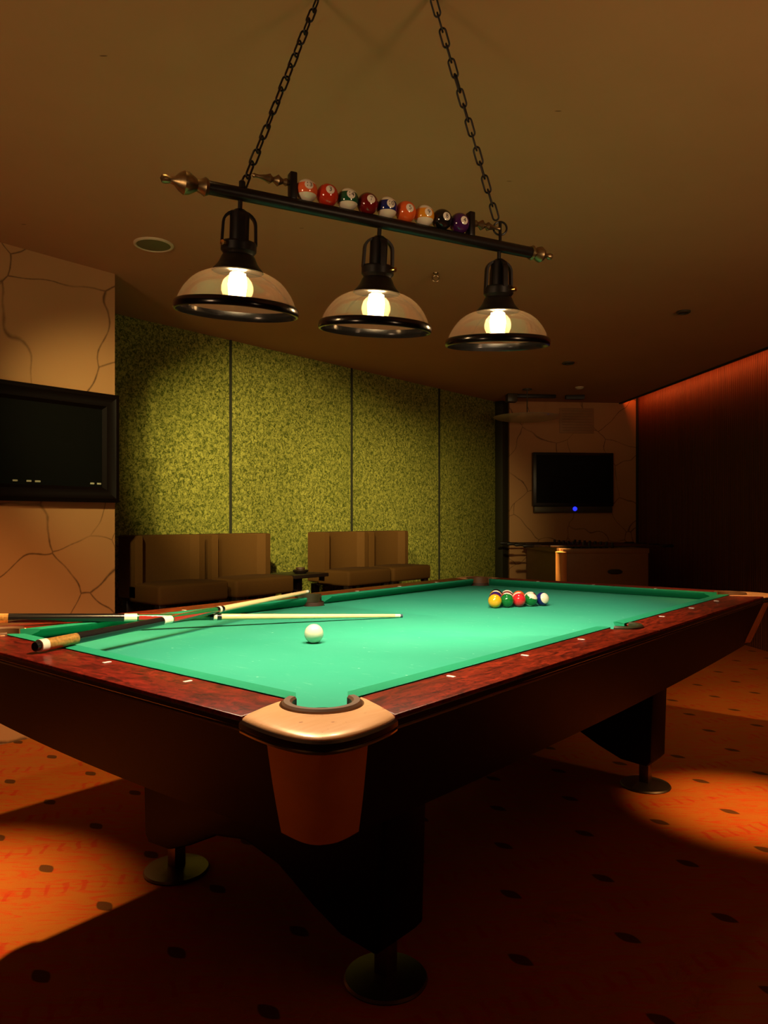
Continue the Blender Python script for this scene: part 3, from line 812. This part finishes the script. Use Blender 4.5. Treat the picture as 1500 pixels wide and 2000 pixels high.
bowl = empty('ghost_bowl', Vector((1.53, 7.90, CEIL)), 0, 'added frosted glass bowl for a faint ghost ellipse before the far wall', 'lamp')  # bowl, rod and canopy made up for a faint ghost ellipse
m = MB(); m.lathe([(.0, -.345), (.12, -.342), (.24, -.332), (.33, -.314), (.36, -.298)], 56, cap=False); m.build('glass_bowl', MAT['bowl_glass'], bowl, 60)
MB().lathe([(.006, -.342), (.006, -.012)], 10).build('rod', MAT['tvbar'], bowl)
MB().lathe([(.05, -.012), (.05, 0)], 24).build('canopy', MAT['tvbar'], bowl)

# ------------------------------------------------------------------ football table in the far corner
ft = empty('table_football', Vector((2.125, 7.95, 0)), math.atan2(.995, -.0985)-pi/2, 'tan table football game with rod handles in the far right corner', 'game table')
w, l = .44, .66
m = MB(); m.box((-w+.03, -l, .42), (w, l, .815), .012, 3); body = m.build('cabinet', MAT['foos_body'], ft)
m = MB()
for lo_, hi_ in (((-w, -l-.005, .80), (-w+.07, l+.005, .85)), ((w-.07, -l-.005, .80), (w+.005, l+.005, .85)), ((-w, -l-.006, .80), (w, -l+.06, .85)), ((-w, l-.06, .80), (w, l+.006, .85))):
    m.box(lo_, hi_, .006)
m.build('top_rim', MAT['foos_body'], ft)
MB().box((-w+.07, -l+.06, .816), (w-.07, l-.06, .822)).build('pitch', MAT['pitch'], ft)
m = MB(); pts = [(.055*cos(a)*1.0+(.02 if cos(a) > 0 else -.02), .024*sin(a)) for a in [2*pi*i/28 for i in range(28)]]
m.prism(pts, -.003, .012, .002, M=Matrix.Translation((.09, -l-.002, .62)) @ Matrix.Rotation(pi/2, 4, 'X')); m.build('ball_return', MAT['foos_dark'], ft)['label'] = 'dark oval ball return slot'
m = MB(); m.lathe([(.058, .40), (.058, .80), (.062, .815), (.05, .82)], 32, M=Matrix.Translation((-w+.005, -l+.045, 0))); m.build('corner_post', MAT['copper'], ft)['label'] = 'shiny copper coloured corner post'
for x in (-w+.06, w-.06):
    for y in (-l+.09, l-.09): MB().box((x-.045, y-.045, 0), (x+.045, y+.045, .43), .005).build('leg', MAT['foos_dark'], ft)
for i in range(8):
    y = -l+.13+i*(2*l-.26)/7; sd = 1 if i % 2 == 0 else -1
    m = MB(); m.tube([(-.66 if sd < 0 else -.52, y, .868), (.66 if sd > 0 else .52, y, .868)], .009, 10); rd = m.build('rod', MAT['chrome'], ft)
    m = MB(); m.lathe([(.012, 0), (.017, .02), (.014, .06), (.018, .10), (.010, .12)], 16, M=Matrix.Translation((sd*.64, y, .868)) @ Matrix.Rotation(sd*pi/2, 4, 'Y')); m.build('handle', MAT['foos_dark'], rd)
    for x in (-.12, .12):
        MB().box((x-.012, y-.011, .83), (x+.012, y+.011, .905), .003).build('player', MAT['foos_dark'], rd)
m = MB()
for i in range(10): m.box((-.20+i*.025, l-.03, .852), (-.18+i*.025, l-.008, .876), .002)
m.build('score_counter', MAT['foos_dark'], ft)

# ------------------------------------------------------------------ small ceiling fittings
def ceil_at(px, py, up=0):
    z = (CEIL-H)*FPX/(CY-py); return Vector(((px-CX)/FPX*z, z, CEIL))
sp_ = empty('ceiling_speaker', ceil_at(300, 477), 0, 'round olive ceiling speaker left of the lamp', 'speaker')
MB().lathe([(.098, 0), (.098, -.006), (.090, -.010), (.084, -.008), (.084, 0)], 48).build('bezel', MAT['white_paint'], sp_)
MB().lathe([(.084, -.005), (.04, -.009), (.0, -.010)], 40, cap=False).build('grille', MAT['olive_fit'], sp_)
for px, py, r, lb in ((1335, 608, .045, 'small recessed ceiling light nearest the right wall'), (1110, 708, .055, 'small recessed ceiling light between lamp and far wall'), (1132, 756, .045, 'small pale ceiling sensor closest to the far wall')):
    o = empty('downlight' if py < 750 else 'ceiling_sensor', ceil_at(px, py), 0, lb, 'ceiling light' if py < 750 else 'sensor')
    MB().lathe([(r, 0), (r, -.010), (r*.8, -.016), (r*.7, -.012), (r*.7, 0)], 32).build('ring', MAT['tvbar'] if py < 750 else MAT['white_paint'], o)
    MB().lathe([(r*.7, -.008), (.0, -.010)], 24, cap=False).build('lens', MAT['foos_dark'] if py < 750 else MAT['white_paint'], o)
hk = empty('ceiling_hook', ceil_at(851, 533), 0, 'small ring hook screwed into the ceiling between two lamp shades', 'hook')
MB().lathe([(.016, 0), (.014, -.006), (.004, -.008), (.004, -.016)], 16).build('plate', MAT['antique'], hk)
m = MB(); m.tube([(.018*cos(2*pi*i/20), 0, -.032+.018*sin(2*pi*i/20)) for i in range(20)], .0045, 8, closed=True); m.build('ring', MAT['antique'], hk)

# ------------------------------------------------------------------ light
def spot_(name, loc, target, e, size, blend, color, rad_=.05):
    li = bpy.data.lights.new(name, 'SPOT'); li.energy = e; li.spot_size = radians(size); li.spot_blend = blend; li.color = color; li.shadow_soft_size = rad_
    o = bpy.data.objects.new(name, li); col.objects.link(o); o.location = loc
    o.rotation_euler = (Vector(target)-Vector(loc)).to_track_quat('-Z', 'Y').to_euler(); return o
WARM = (1, .74, .42)
for (p, dvec), e_, off, sz in zip(bulb_pos, (66, 60, 80), (Vector((.05, .06, -1)), Vector((.10, .25, -1)), Vector((-.05, .75, -.9))), (150, 140, 104)):
    spot_('lamp_beam', p, p+off, e_, sz, .8, (1, .82, .56), .03)
spot_('ceiling_spot_left', tp(.12, 2.52, 2.48), tp(-.28, 1.42, 0), 640, 30, 1, (1, .56, .20), .03)
spot_('ceiling_spot_right', tp(2.2, -1.47, 2.48), tp(2.16, -.28, 0), 640, 20, 1, (1, .50, .16), .03)
spot_('low_wall_fill', tp(.05, .30, 2.48), tp(.40, 2.55, .0), 250, 52, .8, (1, .56, .20), .03)  # added spot standing in for pendant spill on carpet and stone wall
spot_('far_carpet_fill', tp(.85, -.20, 2.48), tp(4.5, -.1, 0), 290, 36, .9, (1, .54, .18), .03)  # added, no fitting: stands in for pendant light on the far carpet
spot_('downlight_beam', ceil_at(1335, 608)-Vector((0, 0, .03)), tp(3.3, -.5, 0), 42, 76, 1, (1, .56, .20), .04)
spot_('bed_fill', tp(1.72, .63, 2.50), tp(1.75, .63, BED), 52, 60, .8, (.96, .88, .68), .04)  # unseen spot added to brighten the far bed from straight above
for (sx, sy), t, z, e, sz in (((-1.2, 1.6), 3.2, 1.1, 300, 34), ((-.55, 1.75), 4.2, 1.32, 1300, 34), ((.5, 1.8), 5.45, 1.2, 760, 26), ((.7, 1.8), 6.55, 1.15, 560, 23)):
    spot_('wall_washer', (sx, sy, 2.48), G(t, 4.61, z), e, sz, 1, (1, .84, .36), .06)
spot_('post_streak_fill', Vector((1.10, 7.40, CEIL-.05)), Vector((1.755, 7.30, .70)), 1000, 8, .6, (1, .60, .25), .03)  # added beam without a fitting, for the bright streak on the corner post
spot_('end_wall_fill', (1.9, 4.0, 2.30), (2.2, 8.8, 1.1), 9, 44, 1, (1, .62, .18), .1)  # added fill hanging free, brightens the end wall
# unseen fill spots added beside the camera to brighten the ceiling
for a, b, e in (((-2.3, -.9, 1.2), (-1.35, 1.45, CEIL), 190), ((2.4, -.8, 1.2), (1.6, 1.65, CEIL), 290)):
    spot_('ceiling_fill', a, b, e, 72, 1, (1, .64, .35), .35)
# cove strip inside the slot
li = bpy.data.lights.new('cove_strip', 'AREA'); li.shape = 'RECTANGLE'; li.size = 12; li.size_y = .06; li.energy = 60; li.color = (1, .16, .03)
o = bpy.data.objects.new('cove_strip', li); col.objects.link(o)
o.location = FC+RN*(SL+.036)+RD*6.02+Vector((0, 0, CEIL+.056))
zv = (RN*.6+Vector((0, 0, 1.0))).normalized(); xv = RD; yv = zv.cross(xv)
M = Matrix.Identity(4)
for i in range(3): M[i][0] = xv[i]; M[i][1] = yv[i]; M[i][2] = zv[i]
M.translation = o.location; o.matrix_world = M
w = bpy.data.worlds.new('dim'); scene.world = w; w.use_nodes = True
bg = w.node_tree.nodes['Background']; bg.inputs[0].default_value = (1, .55, .25, 1); bg.inputs[1].default_value = .012

# ------------------------------------------------------------------ camera
cam = bpy.data.cameras.new('camera'); co_ = bpy.data.objects.new('camera', cam); col.objects.link(co_)
co_.location = (0, 0, H); co_.rotation_euler = (pi/2, 0, 0)
cam.sensor_fit = 'VERTICAL'; cam.sensor_height = 24; cam.lens = 24*FPX/2000
cam.shift_y = (CY-1000)/2000; cam.clip_start = .02
scene.camera = co_
vs = scene.view_settings; vs.view_transform = 'Standard'; vs.look = 'None'; vs.gamma = 1; vs.exposure = 0; vs.use_curve_mapping = False
scene.cycles.use_denoising = True
scene.cycles.max_bounces = 8; scene.cycles.transparent_max_bounces = 12
scene.cycles.sample_clamp_indirect = 4
scene.cycles.caustics_reflective = False; scene.cycles.caustics_refractive = False
